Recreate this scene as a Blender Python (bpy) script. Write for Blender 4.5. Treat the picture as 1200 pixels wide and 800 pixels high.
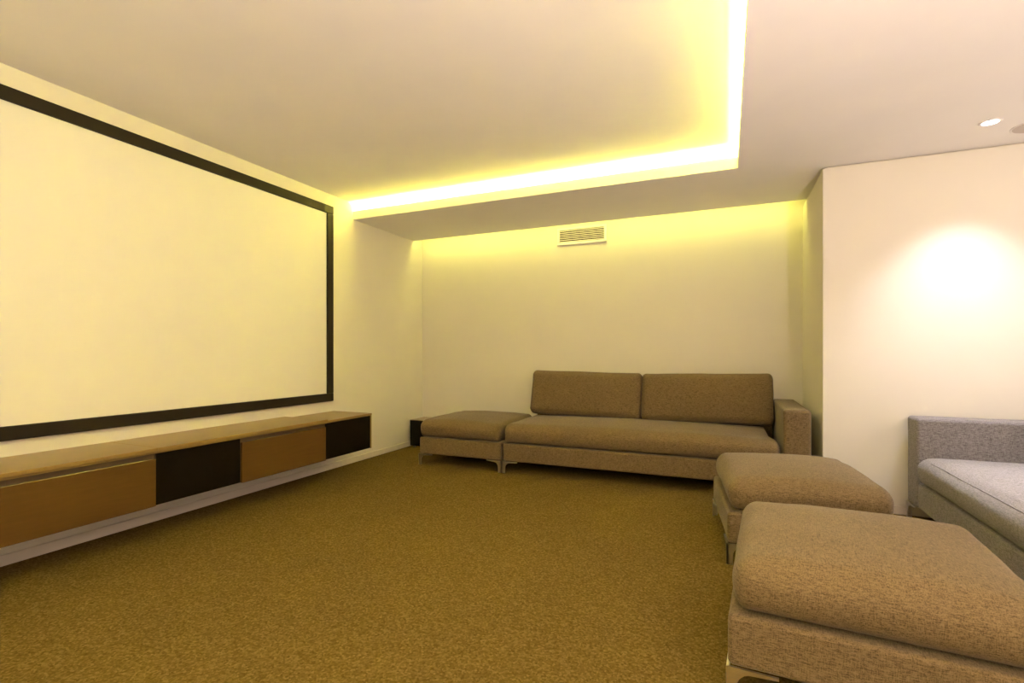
import bpy, bmesh, math, random
from mathutils import Vector, Matrix, noise as mnoise

for o in list(bpy.data.objects):
    bpy.data.objects.remove(o)
scene = bpy.context.scene
COL = scene.collection
R = math.radians
random.seed(7)

# ------------------------------------------------------------------ camera
F_PX, HORIZON, VPX, CAM_H = 582.0, 413.0, 851.0, 1.15
cam_d = bpy.data.cameras.new('camera')
cam = bpy.data.objects.new('camera', cam_d)
COL.objects.link(cam)
cam_d.sensor_width = 36.0
cam_d.sensor_fit = 'HORIZONTAL'
cam_d.lens = F_PX / 1200.0 * 36.0
cam_d.shift_y = (HORIZON - 400.0) / 1200.0
cam_d.clip_start = 0.05
cam.location = (0, 0, CAM_H)
cam.rotation_euler = (R(90), 0, math.atan((VPX - 600.0) / F_PX))
scene.camera = cam

# ------------------------------------------------------------------ world, exposure
w = bpy.data.worlds.new('world')
scene.world = w
w.use_nodes = True
w.node_tree.nodes['Background'].inputs[0].default_value = (0.0, 0.0, 0.0, 1)
w.node_tree.nodes['Background'].inputs[1].default_value = 0.0
scene.view_settings.view_transform = 'Standard'
scene.view_settings.look = 'None'
scene.view_settings.gamma = 1.0
scene.view_settings.use_curve_mapping = False
scene.view_settings.exposure = 2.5

# emission / wattage of each kind of lamp, as linear RGB
LED_COVE = (45.0, 41.5, 6.5)
LED_ALCOVE = (4.2, 4.0, 0.8)
ADDED_DOWN = (34.0, 32.0, 33.5)  # extra downlight out of view, added to brighten the right sofa
WALLSPOT = (16.0, 16.0, 18.5)
ADDED_PEND_RIGHT = (3.5, 3.2, 3.4)  # added fill globes on the right, out of view
ADDED_PEND_LEFT = (10.0, 9.6, 3.2)  # added fill globe on the screen side, out of view
ADDED_UP_RIGHT = (328.0, 262.0, 238.0)  # added fill lamp that lifts the ceilings

# ------------------------------------------------------------------ room measures (metres)
XL, XR = -3.587, 3.60          # screen wall, far right wall
YB, YF, YR = 5.41, 4.34, -2.20  # alcove back wall, far wall on the right, wall behind the camera
XA = 0.666                     # right side of the sofa alcove
ZH, ZL = 2.71, 2.54            # raised ceiling, lower ceiling
XC, YC = 0.08, 4.11            # inner edges of the ceiling tray
YS = 5.20                      # back edge of the lower ceiling over the sofa
ZLIP = 2.625

# ------------------------------------------------------------------ materials
def new_mat(name):
    m = bpy.data.materials.new(name)
    m.use_nodes = True
    nt = m.node_tree
    return m, nt, nt.nodes['Principled BSDF']

def objcoord(nt, scale=(1, 1, 1)):
    tc = nt.nodes.new('ShaderNodeTexCoord')
    mp = nt.nodes.new('ShaderNodeMapping')
    mp.inputs['Scale'].default_value = scale
    nt.links.new(tc.outputs['Object'], mp.inputs['Vector'])
    return mp.outputs['Vector']

def noise(nt, vec, scale, detail=3, rough=0.55):
    n = nt.nodes.new('ShaderNodeTexNoise')
    n.inputs['Scale'].default_value = scale
    n.inputs['Detail'].default_value = detail
    n.inputs['Roughness'].default_value = rough
    nt.links.new(vec, n.inputs['Vector'])
    return n.outputs['Fac']

def ramp(nt, fac, stops):
    r = nt.nodes.new('ShaderNodeValToRGB')
    e = r.color_ramp.elements
    e[0].position, e[0].color = stops[0][0], (*stops[0][1], 1)
    e[1].position, e[1].color = stops[-1][0], (*stops[-1][1], 1)
    for p, c in stops[1:-1]:
        k = e.new(p)
        k.color = (*c, 1)
    nt.links.new(fac, r.inputs['Fac'])
    return r.outputs['Color']

def math_node(nt, op, a, b):
    n = nt.nodes.new('ShaderNodeMath')
    n.operation = op
    for i, v in enumerate((a, b)):
        if isinstance(v, (int, float)):
            n.inputs[i].default_value = v
        else:
            nt.links.new(v, n.inputs[i])
    return n.outputs[0]

def bump(nt, p, h, strength, dist):
    b = nt.nodes.new('ShaderNodeBump')
    b.inputs['Strength'].default_value = strength
    b.inputs['Distance'].default_value = dist
    nt.links.new(h, b.inputs['Height'])
    nt.links.new(b.outputs['Normal'], p.inputs['Normal'])

def paint(name, col, rough=0.75, var=0.03):
    m, nt, p = new_mat(name)
    v = objcoord(nt)
    f = noise(nt, v, 2.2, 4)
    lo = tuple(c * (1 - var) for c in col)
    nt.links.new(ramp(nt, f, [(0.3, lo), (0.7, col)]), p.inputs['Base Color'])
    p.inputs['Roughness'].default_value = rough
    p.inputs['Specular IOR Level'].default_value = 0.25
    bump(nt, p, noise(nt, v, 180, 2), 0.04, 0.002)
    return m

def fabric(name, lo, hi):
    """woven cloth: threads run across the piece on upright faces and both ways on top faces"""
    m, nt, p = new_mat(name)
    side = math_node(nt, 'ADD', math_node(nt, 'MULTIPLY', noise(nt, objcoord(nt, (46, 46, 360)), 1.0, 2, 0.6), 0.62),
                     math_node(nt, 'MULTIPLY', noise(nt, objcoord(nt, (360, 360, 46)), 1.0, 2, 0.6), 0.38))
    top = math_node(nt, 'ADD', math_node(nt, 'MULTIPLY', noise(nt, objcoord(nt, (50, 360, 200)), 1.0, 2, 0.6), 0.5),
                    math_node(nt, 'MULTIPLY', noise(nt, objcoord(nt, (360, 50, 200)), 1.0, 2, 0.6), 0.5))
    fine = noise(nt, objcoord(nt), 300, 2, 0.7)
    tc = nt.nodes.new('ShaderNodeTexCoord')
    sep = nt.nodes.new('ShaderNodeSeparateXYZ')
    nt.links.new(tc.outputs['Normal'], sep.inputs[0])
    az = math_node(nt, 'POWER', math_node(nt, 'ABSOLUTE', sep.outputs['Z'], 0), 2.0)
    mix = nt.nodes.new('ShaderNodeMix')
    nt.links.new(az, mix.inputs['Factor'])
    nt.links.new(side, mix.inputs['A'])
    nt.links.new(top, mix.inputs['B'])
    s = math_node(nt, 'ADD', math_node(nt, 'MULTIPLY', mix.outputs['Result'], 0.68), math_node(nt, 'MULTIPLY', fine, 0.32))
    mid = tuple(0.45 * x + 0.55 * y for x, y in zip(lo, hi))
    nt.links.new(ramp(nt, s, [(0.41, lo), (0.49, mid), (0.58, hi)]), p.inputs['Base Color'])
    p.inputs['Roughness'].default_value = 0.9
    p.inputs['Specular IOR Level'].default_value = 0.15
    p.inputs['Sheen Weight'].default_value = 0.15
    p.inputs['Sheen Roughness'].default_value = 0.5
    bump(nt, p, s, 0.35, 0.003)
    return m

def carpet(name):
    """cut pile: every tuft has its own tone, under a broad, faint mottling"""
    m, nt, p = new_mat(name)
    v = objcoord(nt)
    vo = nt.nodes.new('ShaderNodeTexVoronoi')
    vo.inputs['Scale'].default_value = 125
    nt.links.new(v, vo.inputs['Vector'])
    sep = nt.nodes.new('ShaderNodeSeparateColor')
    nt.links.new(vo.outputs['Color'], sep.inputs[0])
    f1 = noise(nt, v, 80, 2, 0.6)
    f2 = noise(nt, v, 2.5, 3, 0.6)
    f = math_node(nt, 'ADD', math_node(nt, 'MULTIPLY', sep.outputs[0], 0.40), math_node(nt, 'MULTIPLY', f1, 0.50))
    f = math_node(nt, 'ADD', f, math_node(nt, 'MULTIPLY', f2, 0.10))
    nt.links.new(ramp(nt, f, [(0.24, (0.088, 0.057, 0.012)), (0.5, (0.140, 0.093, 0.023)),
                              (0.76, (0.208, 0.143, 0.043))]), p.inputs['Base Color'])
    p.inputs['Roughness'].default_value = 1.0
    p.inputs['Specular IOR Level'].default_value = 0.03
    return m

def lacquer(name, col, rough=0.18, coat=0.4, spec=0.5):
    m, nt, p = new_mat(name)
    p.inputs['Specular IOR Level'].default_value = spec
    f = noise(nt, objcoord(nt, (3, 3, 40)), 2.0, 3)
    lo = tuple(c * 0.9 for c in col)
    nt.links.new(ramp(nt, f, [(0.3, lo), (0.7, col)]), p.inputs['Base Color'])
    p.inputs['Roughness'].default_value = rough
    p.inputs['Coat Weight'].default_value = coat
    p.inputs['Coat Roughness'].default_value = 0.08
    return m

def glow(name, rgb):
    strength = max(max(rgb), 1e-6)
    col = tuple(c / strength for c in rgb)
    m, nt, p = new_mat(name)
    p.inputs['Base Color'].default_value = (0.8, 0.8, 0.8, 1)
    p.inputs['Emission Color'].default_value = (*col, 1)
    p.inputs['Emission Strength'].default_value = strength
    return m

M = {}
M['wall'] = paint('wall_paint', (0.80, 0.75, 0.64))
M['ceil'] = paint('ceiling_paint', (0.90, 0.87, 0.82), 0.85)
M['base'] = paint('baseboard_paint', (0.74, 0.66, 0.55), 0.5)
M['carpet'] = carpet('carpet_pile')
M['fabric'] = fabric('taupe_weave', (0.090, 0.060, 0.024), (0.248, 0.174, 0.082))
M['fabric_whiter_lit'] = fabric('taupe_weave_whiter_lit', (0.12, 0.105, 0.10), (0.33, 0.305, 0.30))  # the taupe cloth, greyed to carry the whiter light on the right sofa
M['screen'] = paint('screen_cloth', (0.83, 0.795, 0.715), 0.9, 0.01)
M['velvet'] = paint('frame_velvet', (0.020, 0.014, 0.006), 0.6, 0.2)
M['brown'] = lacquer('brown_lacquer', (0.115, 0.057, 0.014))
M['top'] = lacquer('worktop_lacquer', (0.30, 0.195, 0.062), 0.3, 0.12, 0.4)
M['black'] = lacquer('black_lacquer', (0.008, 0.006, 0.003), 0.25, 0.0, 0.25)
M['carcass'] = lacquer('cabinet_carcass', (0.12, 0.075, 0.035), 0.4, 0.0)
M['white_plastic'] = paint('white_plastic', (0.86, 0.82, 0.78), 0.4, 0.02)
M['shadow_grille'] = paint('vent_duct_shade', (0.05, 0.03, 0.025), 0.8)  # dark sheet standing in for the shade behind the slats
m, nt, p = new_mat('brushed_steel')
nt.links.new(ramp(nt, noise(nt, objcoord(nt, (1, 1, 60)), 8), [(0.3, (0.80, 0.77, 0.72)), (0.7, (0.92, 0.89, 0.84))]), p.inputs['Base Color'])
p.inputs['Metallic'].default_value = 1.0
p.inputs['Roughness'].default_value = 0.3
M['steel'] = m
M['led'] = glow('led_glow', LED_COVE)
M['led_alcove'] = glow('led_glow_alcove', LED_ALCOVE)
M['lens'] = glow('downlight_lens', (2.0, 1.9, 1.8))
M['added_globe_right'] = glow('added_globe_glow', ADDED_PEND_RIGHT)
M['added_up_right'] = glow('added_uplighter_glow', ADDED_UP_RIGHT)
M['added_globe_left'] = glow('added_globe_glow_screen_side', ADDED_PEND_LEFT)
M['grille'] = paint('speaker_grille', (0.62, 0.55, 0.48), 0.7)

# ------------------------------------------------------------------ mesh helpers
def mesh_obj(name, bm, mat, parent=None, smooth=False):
    bmesh.ops.recalc_face_normals(bm, faces=bm.faces[:])
    me = bpy.data.meshes.new(name)
    bm.to_mesh(me)
    bm.free()
    if smooth:
        for pl in me.polygons:
            pl.use_smooth = True
    me.materials.append(mat)
    o = bpy.data.objects.new(name, me)
    COL.objects.link(o)
    o.parent = parent
    return o

def add_box(bm, x0, x1, y0, y1, z0, z1):
    r = bmesh.ops.create_cube(bm, size=1.0)
    for v in r['verts']:
        v.co = Vector(((x0 + x1) / 2 + v.co.x * (x1 - x0), (y0 + y1) / 2 + v.co.y * (y1 - y0), (z0 + z1) / 2 + v.co.z * (z1 - z0)))
    return r['verts']

def box(name, x0, x1, y0, y1, z0, z1, mat, parent=None, bevel=0.0, seg=2):
    bm = bmesh.new()
    add_box(bm, x0, x1, y0, y1, z0, z1)
    if bevel:
        bmesh.ops.bevel(bm, geom=bm.edges[:], offset=bevel, segments=seg, profile=0.5, affect='EDGES')
    return mesh_obj(name, bm, mat, parent)

def prism(name, pts, z0, z1, mat, parent=None):
    bm = bmesh.new()
    f = bm.faces.new([bm.verts.new((x, y, z0)) for x, y in pts])
    e = bmesh.ops.extrude_face_region(bm, geom=[f])
    for v in e['geom']:
        if isinstance(v, bmesh.types.BMVert):
            v.co.z = z1
    return mesh_obj(name, bm, mat, parent)

def axis_params(nc, nm):
    """grid parameters on one axis: (side, t) with side -1/0/+1 = rounding zone or flat middle"""
    out = []
    for i in range(nc):
        out.append(('c', -1, math.tan((1 - i / nc) * math.pi / 4)))
    for i in range(nm + 1):
        out.append(('m', 0, -1 + 2 * i / nm))
    for i in range(nc):
        out.append(('c', 1, math.tan((i + 1) / nc * math.pi / 4)))
    return out

def soft_box(bm, c, h, r, nc=4, nm=8, deform=None):
    """rounded box round centre c, half sizes h, radii r per axis; deform(u, p) moves points"""
    P = [axis_params(nc, nm) for _ in range(3)]
    n = len(P[0])
    vm = {}
    def vert(i, j, k):
        key = (i, j, k)
        if key in vm:
            return vm[key]
        base, d, u = [], [], []
        for ax, q in enumerate(key):
            kind, s, t = P[ax][q]
            inner = h[ax] - r[ax]
            if kind == 'c':
                base.append(s * inner)
                d.append(s * t)
            else:
                base.append(t * inner)
                d.append(0.0)
        dv = Vector(d)
        # the outermost layer on any axis has |d| = 1 there
        L = dv.length
        if L > 0:
            m_ = max(abs(x) for x in dv)
            dv = dv / L * m_ if m_ > 0 else dv
        p_ = Vector([base[a] + dv[a] * r[a] for a in range(3)])
        uu = Vector([p_[a] / h[a] for a in range(3)])
        if deform:
            p_ = deform(uu, p_)
        v = bm.verts.new(Vector(c) + p_)
        vm[key] = v
        return v
    rng = range(n - 1)
    for a in rng:
        for b in rng:
            for e in (0, n - 1):
                for f in (lambda s, t: (e, s, t), lambda s, t: (s, e, t), lambda s, t: (s, t, e)):
                    q = [vert(*f(a, b)), vert(*f(a + 1, b)), vert(*f(a + 1, b + 1)), vert(*f(a, b + 1))]
                    try:
                        bm.faces.new(q)
                    except ValueError:
                        pass

def tube(bm, pts, rad, sides=6, closed=False):
    rings = []
    n = len(pts)
    for i, p_ in enumerate(pts):
        a = Vector(pts[(i - 1) % n] if (closed or i > 0) else pts[i])
        b = Vector(pts[(i + 1) % n] if (closed or i < n - 1) else pts[i])
        t = (b - a).normalized()
        up = Vector((0, 0, 1)) if abs(t.z) < 0.9 else Vector((1, 0, 0))
        s = t.cross(up).normalized()
        q = s.cross(t)
        rings.append([bm.verts.new(Vector(p_) + (s * math.cos(k * 2 * math.pi / sides) + q * math.sin(k * 2 * math.pi / sides)) * rad) for k in range(sides)])
    for i in range(n if closed else n - 1):
        A, B = rings[i], rings[(i + 1) % n]
        for k in range(sides):
            bm.faces.new((A[k], A[(k + 1) % sides], B[(k + 1) % sides], B[k]))
    if not closed:
        bm.faces.new(rings[0])
        bm.faces.new(rings[-1])

def ring(name, r0, r1, z0, z1, mat, parent=None, n=40):
    bm = bmesh.new()
    prof = [(r0, z1), (r0, z0 + 0.002), (r0 + 0.002, z0), (r1 - 0.003, z0), (r1, z0 + 0.002), (r1, z1)]
    rows = [[bm.verts.new((r * math.cos(2 * math.pi * k / n), r * math.sin(2 * math.pi * k / n), z)) for k in range(n)] for r, z in prof]
    for i in range(len(prof)):
        A, B = rows[i], rows[(i + 1) % len(prof)]
        for k in range(n):
            bm.faces.new((A[k], A[(k + 1) % n], B[(k + 1) % n], B[k]))
    return mesh_obj(name, bm, mat, parent, True)

def disc(name, r, z0, z1, mat, parent=None, n=40):
    bm = bmesh.new()
    f = bm.faces.new([bm.verts.new((r * math.cos(2 * math.pi * k / n), r * math.sin(2 * math.pi * k / n), z0)) for k in range(n)])
    e = bmesh.ops.extrude_face_region(bm, geom=[f])
    for v in e['geom']:
        if isinstance(v, bmesh.types.BMVert):
            v.co.z = z1
    return mesh_obj(name, bm, mat, parent)

def thing(name, label, cat, loc=(0, 0, 0), rz=0.0, group=None):
    o = bpy.data.objects.new(name, None)
    COL.objects.link(o)
    o.empty_display_size = 0.1
    o.location = loc
    o.rotation_euler = (0, 0, rz)
    tag(o, label, cat, group)
    return o

def tag(o, label, cat, group=None):
    o['label'] = label
    o['category'] = cat
    if group:
        o['group'] = group
    return o

def struct(o):
    o['kind'] = 'structure'
    return o

# ------------------------------------------------------------------ room shell
T = 0.12
GAP = 0.014
struct(box('floor', XL - T, XR + T, YR - T, YB + T, -0.1, 0.0, M['carpet']))
struct(box('wall_left', XL - T, XL, YR - T, YB + T, 0.0, ZH, M['wall']))
struct(box('wall_back', XL, XA + T, YB, YB + T, 0.0, ZH, M['wall']))

def recessed_wall(name, x0, x1, y0, y1, front):
    """wall that stops short of the lower ceiling, leaving a thin shadow gap"""
    bm = bmesh.new()
    add_box(bm, x0, x1, y0, y1, 0.0, ZL - GAP)
    d = 0.025
    if front == 'y':
        add_box(bm, x0 + d, x1, y0 + d, y1, ZL - GAP, ZL)
    else:
        add_box(bm, x0 + d, x1, y0, y1, ZL - GAP, ZH if False else ZL)
    return struct(mesh_obj(name, bm, M['wall']))

recessed_wall('wall_far', XA, XR + T, YF, YF + T, 'y')
recessed_wall('wall_alcove', XA, XA + T, YF + T, YB, 'x')
struct(box('wall_right', XR, XR + T, YR, YF, 0.0, ZH, M['wall']))
struct(box('wall_rear', XL, XR + T, YR - T, YR, 0.0, ZH, M['wall']))

ceil = struct(box('ceiling', XL - T, XR + T, YR - T, YB + T, ZH, ZH + 0.1, M['ceil']))
prism('soffit', [(XC, YR), (XR, YR), (XR, YF + T), (XA + T, YF + T), (XA + T, YS), (XL + 0.006, YS), (XL + 0.006, YC), (XC, YC)], ZL, ZL + 0.02, M['ceil'], ceil)
box('cove_lip', XL + 0.006, XC, YC, YC + 0.02, ZL + 0.02, ZLIP, M['ceil'], ceil)
box('cove_lip', XC, XC + 0.02, YR, YC + 0.02, ZL + 0.02, ZLIP, M['ceil'], ceil)
box('cove_back', XL, XC + 0.24, YC + 0.22, YC + 0.24, ZL + 0.02, ZH, M['ceil'], ceil)
box('cove_back', XC + 0.22, XC + 0.24, YR, YC + 0.22, ZL + 0.02, ZH, M['ceil'], ceil)
box('cove_back', XL, XA + T, YS - 0.16, YS - 0.14, ZL + 0.02, ZH, M['ceil'], ceil)

BH, BT = 0.06, 0.014
struct(box('baseboard_left', XL, XL + BT, YR, YB, 0, BH, M['base'], bevel=0.003))
struct(box('baseboard_back', XL + BT, XA, YB - BT, YB, 0, BH, M['base'], bevel=0.003))
struct(box('baseboard_alcove', XA - BT, XA, YF, YB - BT, 0, BH, M['base'], bevel=0.003))
struct(box('baseboard_far', XA - BT, XR, YF - BT, YF, 0, BH, M['base'], bevel=0.003))
struct(box('baseboard_right', XR - BT, XR, YR, YF - BT, 0, BH, M['base'], bevel=0.003))

# ------------------------------------------------------------------ LED strips in the coves
def led(name, label, x0, x1, y0, y1, z0, z1, mat):
    return tag(box(name, x0, x1, y0, y1, z0, z1, mat), label, 'light strip', 'hidden ceiling light strips')

led('led_strip', 'glowing yellow light strip in the ceiling cove along the sofa side', XL + 0.03, XC, YC + 0.075, YC + 0.09, ZL + 0.02, ZL + 0.03, M['led'])
led('led_strip', 'glowing yellow light strip in the ceiling cove running away from the sofa', XC + 0.075, XC + 0.09, YR + 0.05, YC + 0.06, ZL + 0.02, ZL + 0.03, M['led'])
led('led_strip', 'glowing yellow light strip above the wall vent behind the sofa', XL + 0.03, XA - 0.01, YS + 0.004, YS + 0.024, ZL + 0.024, ZL + 0.029, M['led_alcove'])

# ------------------------------------------------------------------ projection screen on the left wall
SY0, SY1, SZ0, SZ1 = 0.42, 3.80, 0.674, 2.586
scr = thing('projection_screen', 'large blank cream projection screen in a black frame above the low cabinets', 'screen', (XL, (SY0 + SY1) / 2, SZ0))
FW, FD = 0.078, 0.035
hw, hh = (SY1 - SY0) / 2, SZ1 - SZ0
box('screen_surface', 0.004, 0.016, -hw + FW - 0.01, hw - FW + 0.01, FW - 0.01, hh - FW + 0.01, M['screen'], scr)
def frame_bar(y0, y1, z0, z1):
    bm = bmesh.new()
    vs = add_box(bm, 0.001, FD, y0, y1, z0, z1)
    bmesh.ops.bevel(bm, geom=bm.edges[:], offset=0.006, segments=2, profile=0.5, affect='EDGES')
    return mesh_obj('frame_bar', bm, M['velvet'], scr)
frame_bar(-hw, hw, hh - FW, hh)
frame_bar(-hw, hw, 0, FW)
frame_bar(-hw, -hw + FW, FW, hh - FW)
frame_bar(hw - FW, hw, FW, hh - FW)

# ------------------------------------------------------------------ wall-hung cabinets
CX = -3.11                       # cabinet front plane
CZ0, CZ1 = 0.237, 0.585
edges = [0.505, 1.075, 1.875, 2.441, 3.240, 3.824]
labels = ['black fronted wall-hung cabinet at the end of the row away from the sofa',
          'brown gloss fronted wall-hung cabinet at the row end away from the sofa',
          'black fronted wall-hung cabinet between two brown fronted ones',
          'brown gloss fronted wall-hung cabinet next to the black end cabinet by the sofa',
          'black fronted wall-hung cabinet ending the row by the sofa']
for i in range(5):
    y0, y1 = edges[i], edges[i + 1]
    brown = i % 2 == 1
    c = thing('media_cabinet', labels[i], 'cabinet', (XL, (y0 + y1) / 2, CZ0), 0, 'low wall-hung media cabinets')
    h = (y1 - y0) / 2
    D = CX - XL
    H = CZ1 - CZ0 - 0.034
    box('body', 0.002, D - 0.022, -h + 0.001, h - 0.001, 0.0, H, M['carcass'], c, 0.002)
    if brown:
        box('door', D - 0.020, D, -h + 0.003, h - 0.003, 0.0, H - 0.030, M['brown'], c, 0.003)
    else:
        box('door', D - 0.020, D - 0.012, -h + 0.003, h - 0.003, 0.004, H - 0.004, M['black'], c, 0.002)
        if i == 4:
            box('side_panel', 0.002, D - 0.008, h - 0.002, h + 0.012, 0.0, H, M['top'], c, 0.002)

def worktop(label, y0, y1, front, lip=True):
    bm = bmesh.new()
    z0 = CZ1 - 0.034
    if lip:
        add_box(bm, XL + 0.002, front - 0.012, y0, y1, z0 + 0.0005, z0 + 0.0125)
        add_box(bm, XL + 0.002, front, y0, y1, z0 + 0.014, CZ1)
        add_box(bm, XL + 0.01, front - 0.02, y0 + 0.004, y1 - 0.004, z0 + 0.01, z0 + 0.016)
    else:
        add_box(bm, XL + 0.002, front, y0, y1, z0 + 0.0005, CZ1 - 0.014)
    bmesh.ops.bevel(bm, geom=bm.edges[:], offset=0.0012, segments=1, profile=0.5, affect='EDGES')
    return tag(mesh_obj('worktop', bm, M['top']), label, 'worktop', 'boards topping the media cabinets')
worktop('tan gloss cabinet board over the outer black and brown cabinets', edges[0], edges[2] - 0.001, CX + 0.018)
worktop('tan gloss cabinet board over the inner black and brown cabinets', edges[2] + 0.001, edges[4], CX + 0.018)
worktop('short thin tan board topping the black end cabinet by the sofa', edges[4] + 0.001, edges[5] + 0.012, CX - 0.006, False)

# ------------------------------------------------------------------ upholstery
def leg_mesh(hz, flange=0.155):
    """corner leg: two flat steel plates at right angles, each a post with a flange swept out along the base"""
    bm = bmesh.new()
    w, t = 0.030, 0.010
    prof = [(0, 0), (w, 0), (w + 0.002, hz * 0.45)]
    for k in range(7):
        a = k / 6 * math.pi / 2
        prof.append((w + 0.002 + 0.045 * (1 - math.cos(a)), hz * 0.45 + (hz * 0.55 - 0.014) * math.sin(a)))
    prof += [(flange, hz - 0.008), (flange, hz), (0, hz)]
    for ax in (0, 1):
        f = bm.faces.new([bm.verts.new((a, 0, z) if ax == 0 else (0, a, z)) for a, z in prof])
        e = bmesh.ops.extrude_face_region(bm, geom=[f])
        for v in e['geom']:
            if isinstance(v, bmesh.types.BMVert):
                if ax == 0:
                    v.co.y += t
                else:
                    v.co.x += t
    bmesh.ops.recalc_face_normals(bm, faces=bm.faces[:])
    me = bpy.data.meshes.new('leg')
    bm.to_mesh(me)
    bm.free()
    me.materials.append(M['steel'])
    return me
LEG_H = 0.112
LEG = leg_mesh(LEG_H)

def add_legs(root, x0, x1, y0, y1, inset=-0.005):
    for (x, y, a) in ((x0 + inset, y0 + inset, 0), (x1 - inset, y0 + inset, 90), (x1 - inset, y1 - inset, 180), (x0 + inset, y1 - inset, 270)):
        o = bpy.data.objects.new('leg', LEG)
        COL.objects.link(o)
        o.parent = root
        o.location = (x, y, 0)
        o.rotation_euler = (0, 0, R(a))

CLOTH = [M['fabric']]           # the cloth the next upholstered parts are made of

def wob(p_, s, seed):
    return mnoise.noise(Vector((p_.x * s + seed, p_.y * s - seed, p_.z * s + 3.1 * seed)))

def cushion(name, x0, x1, y0, y1, z0, z1, r, crown, bulge, parent, seed=0.0, ears=0.0, nm=12, seam=False, lean=None, notch=0):
    c = Vector(((x0 + x1) / 2, (y0 + y1) / 2, (z0 + z1) / 2))
    h = ((x1 - x0) / 2, (y1 - y0) / 2, (z1 - z0) / 2)
    def deform(u, p_):
        q = p_.copy()
        fx, fy = 1 - u.x ** 4, 1 - u.y ** 4
        low = (-p_.z - (h[2] - r[2])) / r[2]
        if low > 0 and not lean:        # tighter rounding along the underside of a seat cushion
            k = 1 - math.sqrt(max(0.0, 1 - min(low, 1.0) ** 2))
            q.x *= 1 + 0.48 * k * r[0] / (h[0] - r[0])
            q.y *= 1 + 0.48 * k * r[1] / (h[1] - r[1])
        if u.z > 0:
            q.z += crown * u.z * (1 - abs(u.x) ** 2.6) * (1 - abs(u.y) ** 2.6)
            q.z -= 0.10 * crown * u.z
        q.y += bulge * u.y * fx * (1 - u.z * u.z)
        q.x += bulge * u.x * fy * (1 - u.z * u.z)
        e = (abs(u.x) * abs(u.y)) ** 6
        q.x += ears * math.copysign(1, u.x) * e
        q.y += ears * math.copysign(1, u.y) * e
        if notch:
            ex = max(0.0, u.x * notch - 0.93) / 0.07
            ey = min(1.0, max(0.0, (u.y + 0.72) / 0.25))
            q.x -= notch * 0.055 * min(ex, 1.0) * ey * ey * (3 - 2 * ey)
        n = wob(q, 5.0, seed) * 0.0055 + wob(q, 13.0, seed + 4) * 0.0018
        q += Vector((u.x * 0.5, u.y * 0.5, max(u.z, 0.0))) * n
        return q
    def place(p_):
        p_ = Vector(p_)
        if lean:
            return lean @ p_
        return c + p_
    bm = bmesh.new()
    soft_box(bm, (0, 0, 0), h, r, 5, nm, deform)
    for v in bm.verts:
        v.co = place(v.co)
    o = mesh_obj(name, bm, CLOTH[0], parent, True)
    if seam:
        for k, zz in enumerate(seam):
            bm = bmesh.new()
            pts = []
            N = 14
            ang = zz
            corners = [(-1, -1), (1, -1), (1, 1), (-1, 1)]
            for ci in range(4):
                a, b = corners[ci], corners[(ci + 1) % 4]
                for s in range(N):
                    t = s / N
                    ux, uy = a[0] + (b[0] - a[0]) * t, a[1] + (b[1] - a[1]) * t
                    ox, oy = math.cos(ang), math.cos(ang)
                    px = max(-1, min(1, ux)) * (h[0] - r[0] + r[0] * ox * (0.75 if abs(ux) == 1 and abs(uy) == 1 else 1))
                    py = max(-1, min(1, uy)) * (h[1] - r[1] + r[1] * oy * (0.75 if abs(ux) == 1 and abs(uy) == 1 else 1))
                    pz = h[2] - r[2] + r[2] * math.sin(ang)
                    P_ = Vector((px, py, pz))
                    U = Vector((P_.x / h[0], P_.y / h[1], P_.z / h[2]))
                    pts.append(place(deform(U, P_)))
            tube(bm, pts, 0.0032, 5, True)
            mesh_obj('seam', bm, CLOTH[0], o, True)
    return o

def pad(name, x0, x1, y0, y1, z0, z1, r, parent, nm=4):
    bm = bmesh.new()
    c = ((x0 + x1) / 2, (y0 + y1) / 2, (z0 + z1) / 2)
    h = ((x1 - x0) / 2, (y1 - y0) / 2, (z1 - z0) / 2)
    def deform(u, p_):
        q = p_.copy()
        q += Vector((u.x, u.y, u.z * 0.4)) * wob(q, 4.0, 2.0) * 0.002
        return q
    soft_box(bm, c, h, (r, r, r), 4, nm, deform)
    return mesh_obj(name, bm, CLOTH[0], parent, True)

BZ0, BZ1 = LEG_H, 0.295

def ottoman(label, loc, rz, W, D, seed, height=0.460):
    o = thing('ottoman', label, 'ottoman', loc, rz, 'upholstered ottomans')
    x, y = W / 2, D / 2
    pad('base', -x, x, -y, y, BZ0, BZ1 - 0.016, 0.018, o)
    pad('platform', -x + 0.07, x - 0.07, -y + 0.07, y - 0.07, BZ1 - 0.03, BZ1 + 0.01, 0.008, o)
    cushion('cushion', -x + 0.018, x - 0.018, -y + 0.006, y - 0.006, BZ1 - 0.004, height, (0.06, 0.095, 0.080), 0.042, 0.010, o, seed, 0.012)
    add_legs(o, -x, x, -y, y)
    return o

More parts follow.
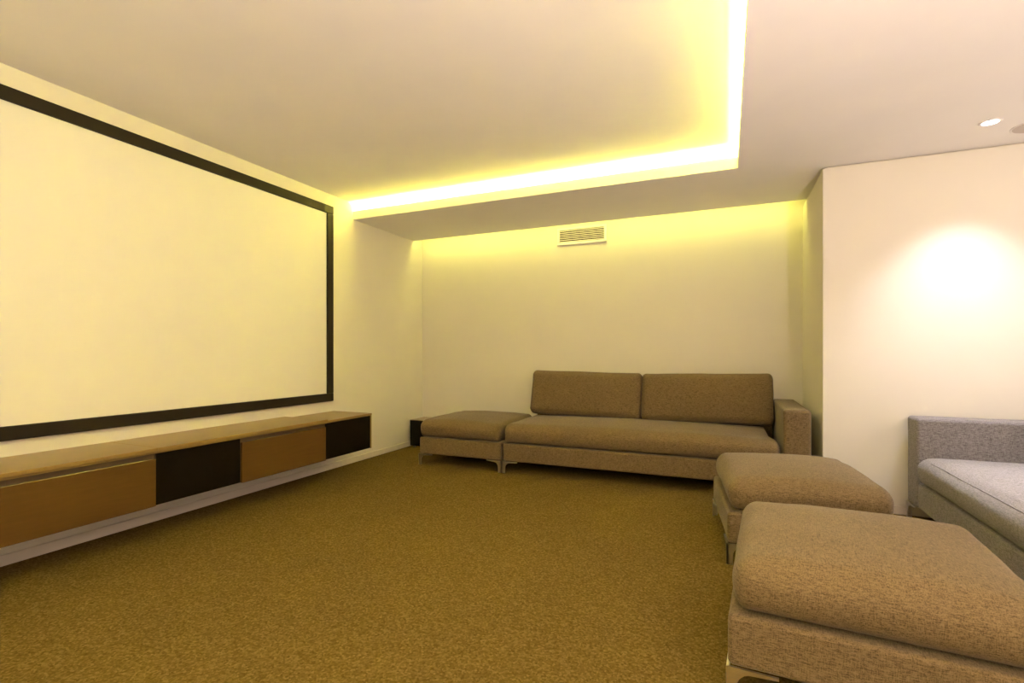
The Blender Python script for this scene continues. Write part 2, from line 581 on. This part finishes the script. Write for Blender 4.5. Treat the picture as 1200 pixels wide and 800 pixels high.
def sofa(label, loc, rz, W, D, arm, seed, seam=False, n_back=2):
    """front faces local -y; arm = +1 / -1 on that end of local x, 0 none; the back runs along +y"""
    o = thing('sofa', label, 'sofa', loc, rz)
    AW = 0.19
    x0, x1 = -W / 2, W / 2
    y0, y1 = -D / 2, D / 2
    bx0 = x0 + (AW if arm < 0 else 0)
    bx1 = x1 - (AW if arm > 0 else 0)
    pad('base', bx0, bx1, y0 + 0.004, y1, BZ0, BZ1 - 0.013, 0.018, o, 6)
    pad('platform', bx0 + 0.07, bx1 - 0.07, y0 + 0.07, y1 - 0.14, BZ1 - 0.03, BZ1 + 0.01, 0.008, o)
    if arm:
        ax0 = bx1 if arm > 0 else x0
        pad('arm', ax0 + 0.002, ax0 + AW - 0.002, y0 - 0.004, y1, BZ0, 0.712, 0.024, o, 6)
    pad('back_frame', bx0 + 0.02, bx1 - 0.002, y1 - 0.13, y1, BZ1, 0.70, 0.03, o, 6)
    sx0 = bx0 + (0.025 if arm < 0 else 0.0)
    sx1 = bx1 - (0.025 if arm > 0 else 0.0)
    cushion('seat_cushion', sx0 + 0.016, sx1, y0 - 0.010, y1 - 0.135, BZ1 - 0.004, 0.470, (0.05, 0.085, 0.08), 0.035, 0.010, o, seed, 0.012, 16, seam, None, arm if arm > 0 else 0)
    n = n_back
    cw = (bx1 - bx0 - 0.03) / n
    for k in range(n):
        cx = bx0 + 0.02 + cw * (k + 0.5)
        hgt, th = 0.455, 0.20
        mat = Matrix.Translation((cx, y1 - 0.225, 0.485 + hgt / 2)) @ Matrix.Rotation(R(-11 + 1.2 * k), 4, 'X') @ Matrix.Rotation(R(0.9 * (-1) ** k), 4, 'Y')
        # local frame of the cushion: z is its thickness towards the sitter
        L = mat @ Matrix.Rotation(R(90), 4, 'X')
        b = cushion('back_cushion', -cw / 2 + 0.004, cw / 2 - 0.004, -hgt / 2, hgt / 2, -th / 2, th / 2, (0.045, 0.06, 0.07), 0.045, 0.008, o, seed + 2 * k + 1, 0.010, 12, [R(40)], L)
    add_legs(o, x0, x1, y0, y1)
    return o

SD = 1.0
sofa('long taupe fabric sofa with two back cushions against the alcove wall', ((-1.965 + 0.593) / 2, 4.33 + SD / 2, 0), 0, 2.558, SD, 1, 1.3)
# armless end module left of the sofa
t = thing('sofa_module', 'backless taupe sofa end module beside the black speaker box', 'sofa module', (-2.447, 4.33 + 0.475, 0))
pad('base', -0.46, 0.46, -0.475, 0.475, BZ0, BZ1 - 0.013, 0.018, t)
pad('platform', -0.39, 0.39, -0.41, 0.41, BZ1 - 0.03, BZ1 + 0.01, 0.008, t)
cushion('seat_cushion', -0.455, 0.445, -0.485, 0.47, BZ1 - 0.004, 0.462, (0.05, 0.085, 0.078), 0.035, 0.010, t, 5.5, 0.012)
add_legs(t, -0.46, 0.46, -0.475, 0.475)

RL = 2.56
CLOTH[0] = M['fabric_whiter_lit']
sofa('taupe sofa tinted grey for its whiter light, with a broad arm, against the spotlit white wall', (1.17 + SD / 2, 4.305 - RL / 2, 0), R(-90), RL, SD, -1, 9.1, [R(50)])

CLOTH[0] = M['fabric']
ottoman('taupe fabric ottoman between the other ottoman and the long sofa', (0.360, 3.42, 0), R(6), 0.80, 0.86, 3.3)
ottoman('taupe fabric ottoman standing farther from the long sofa', (0.464, 2.199, 0), R(-4), 0.86, 0.86, 7.7)

# ------------------------------------------------------------------ black speaker box in the corner
s = thing('subwoofer', 'black box speaker on the carpet between wall corner and sofa module', 'speaker', (-3.34, 5.225, 0))
box('cabinet', -0.205, 0.205, -0.15, 0.15, 0.018, 0.325, M['black'], s, 0.004)
box('lit_top', -0.207, 0.207, -0.152, 0.152, 0.325, 0.331, M['top'], s, 0.002)  # tan colour stands in for light falling on the black box top
for fx in (-0.16, 0.16):
    for fy in (-0.12, 0.12):
        bm = bmesh.new()
        bmesh.ops.create_cone(bm, cap_ends=True, segments=14, radius1=0.016, radius2=0.02, depth=0.018)
        bmesh.ops.translate(bm, verts=bm.verts, vec=(fx, fy, 0.009))
        mesh_obj('foot', bm, M['steel'], s)

# ------------------------------------------------------------------ air vent on the back wall
v = thing('wall_vent', 'white slatted air vent high on the alcove wall above the sofa', 'vent', (-1.483, YB, 2.365))
VW, VH, VB = 0.2825, 0.195, 0.028
box('duct_shade', -VW + VB, VW - VB, -0.006, -0.001, VB, VH - VB, M['shadow_grille'], v)
box('frame_bar', -VW, VW, -0.022, -0.001, 0, VB, M['white_plastic'], v, 0.003)
box('frame_bar', -VW, VW, -0.022, -0.001, VH - VB, VH, M['white_plastic'], v, 0.003)
box('frame_bar', -VW, -VW + VB, -0.022, -0.001, VB, VH - VB, M['white_plastic'], v, 0.003)
box('frame_bar', VW - VB, VW, -0.022, -0.001, VB, VH - VB, M['white_plastic'], v, 0.003)
NS = 7
step = (VH - 2 * VB) / NS
slat = None
for k in range(NS):
    z = VB + step * (k + 0.5)
    if slat is None:
        bm = bmesh.new()
        add_box(bm, -VW + VB, VW - VB, -0.018, -0.006, -0.0036, 0.0036)
        bmesh.ops.rotate(bm, verts=bm.verts, cent=(0, -0.01, 0), matrix=Matrix.Rotation(R(20), 3, 'X'))
        slat = mesh_obj('slat', bm, M['white_plastic'], v)
        q = slat
    else:
        q = slat.copy()
        COL.objects.link(q)
        q.parent = v
    q.location = (0, 0, z)

# ------------------------------------------------------------------ downlights and ceiling speaker
def downlight(label, x, y, rgb, tilt=(0, 0), size=100, blend=0.8, group='recessed ceiling downlights'):
    d = thing('downlight', label, 'downlight', (x, y, ZL), 0, group)
    ring('trim_ring', 0.040, 0.056, -0.006, 0.0, M['white_plastic'], d)
    disc('lens', 0.040, -0.003, -0.001, M['lens'], d)
    ld = bpy.data.lights.new('downlight_lamp', 'SPOT')
    ld.energy = max(rgb)
    ld.color = tuple(c / max(max(rgb), 1e-6) for c in rgb)
    ld.spot_size = R(size)
    ld.spot_blend = blend
    ld.shadow_soft_size = 0.04
    lo = bpy.data.objects.new('downlight_lamp', ld)
    COL.objects.link(lo)
    lo.parent = d
    lo.location = (0, 0, -0.05)
    lo.rotation_euler = (R(tilt[0]), R(tilt[1]), 0)
    return d

downlight('bright recessed downlight near the round speaker, washing the white wall', 1.463, 3.892, WALLSPOT, (4, 0), 86, 1.0)
downlight('added unseen downlight brightening the seat of the sofa by the far wall', 1.65, 3.25, ADDED_DOWN, (0, 0), 56, 1.0)  # added lamp, only there to light the seat below

def pendant(label, x, y, z_ceiling, drop, mat):  # globe lamps added out of view as fill light
    d = thing('added_pendant', label, 'added pendant lamp', (x, y, z_ceiling), 0, 'added opal globe pendants')
    disc('ceiling_rose', 0.05, -0.022, 0.0, M['white_plastic'], d)
    bm = bmesh.new()
    tube(bm, [(0, 0, -0.02), (0, 0, -drop + 0.13)], 0.004, 8)
    mesh_obj('cord', bm, M['black'], d)
    bm = bmesh.new()
    bmesh.ops.create_icosphere(bm, subdivisions=3, radius=0.14)
    bmesh.ops.translate(bm, verts=bm.verts, vec=(0, 0, -drop))
    mesh_obj('globe', bm, mat, d, True)
    return d

pendant('added unseen opal globe pendant behind the broad-armed sofa', 2.75, 3.2, ZL, 0.70, M['added_globe_right'])
pendant('added unseen opal globe pendant in the lower ceiling by the rear wall', 1.5, -1.1, ZL, 0.42, M['added_globe_right'])
pendant('added unseen opal globe pendant in the raised ceiling by the rear wall', -1.6, -1.0, ZH, 0.60, M['added_globe_left'])

def uplighter(label, x, y, mat):  # lamp added behind the camera to brighten the ceilings
    d = thing('added_uplighter', label, 'added floor lamp', (x, y, 0))
    bm = bmesh.new()
    prof = [(0.115, 0.0), (0.12, 0.01), (0.12, 0.30), (0.112, 0.30), (0.112, 0.262), (0.0, 0.262)]
    n = 36
    rows = [[bm.verts.new((r * math.cos(2 * math.pi * k / n), r * math.sin(2 * math.pi * k / n), z)) for k in range(n)] for r, z in prof[:-1]]
    for i in range(len(rows) - 1):
        A, B = rows[i], rows[i + 1]
        for k in range(n):
            bm.faces.new((A[k], A[(k + 1) % n], B[(k + 1) % n], B[k]))
    bm.faces.new(rows[0])
    bm.faces.new(rows[-1])
    mesh_obj('can', bm, M['white_plastic'], d)
    disc('lens', 0.108, 0.280, 0.288, mat, d, 24)
    return d

uplighter('added unseen white can uplighter on the carpet behind the ottomans', 1.2, -0.1, M['added_up_right'])

sp = thing('ceiling_speaker', 'round grey ceiling speaker grille beside the downlight', 'speaker', (1.74, 4.06, ZL))
ring('rim', 0.104, 0.115, -0.005, 0.0, M['white_plastic'], sp)
disc('grille', 0.104, -0.004, -0.001, M['grille'], sp)
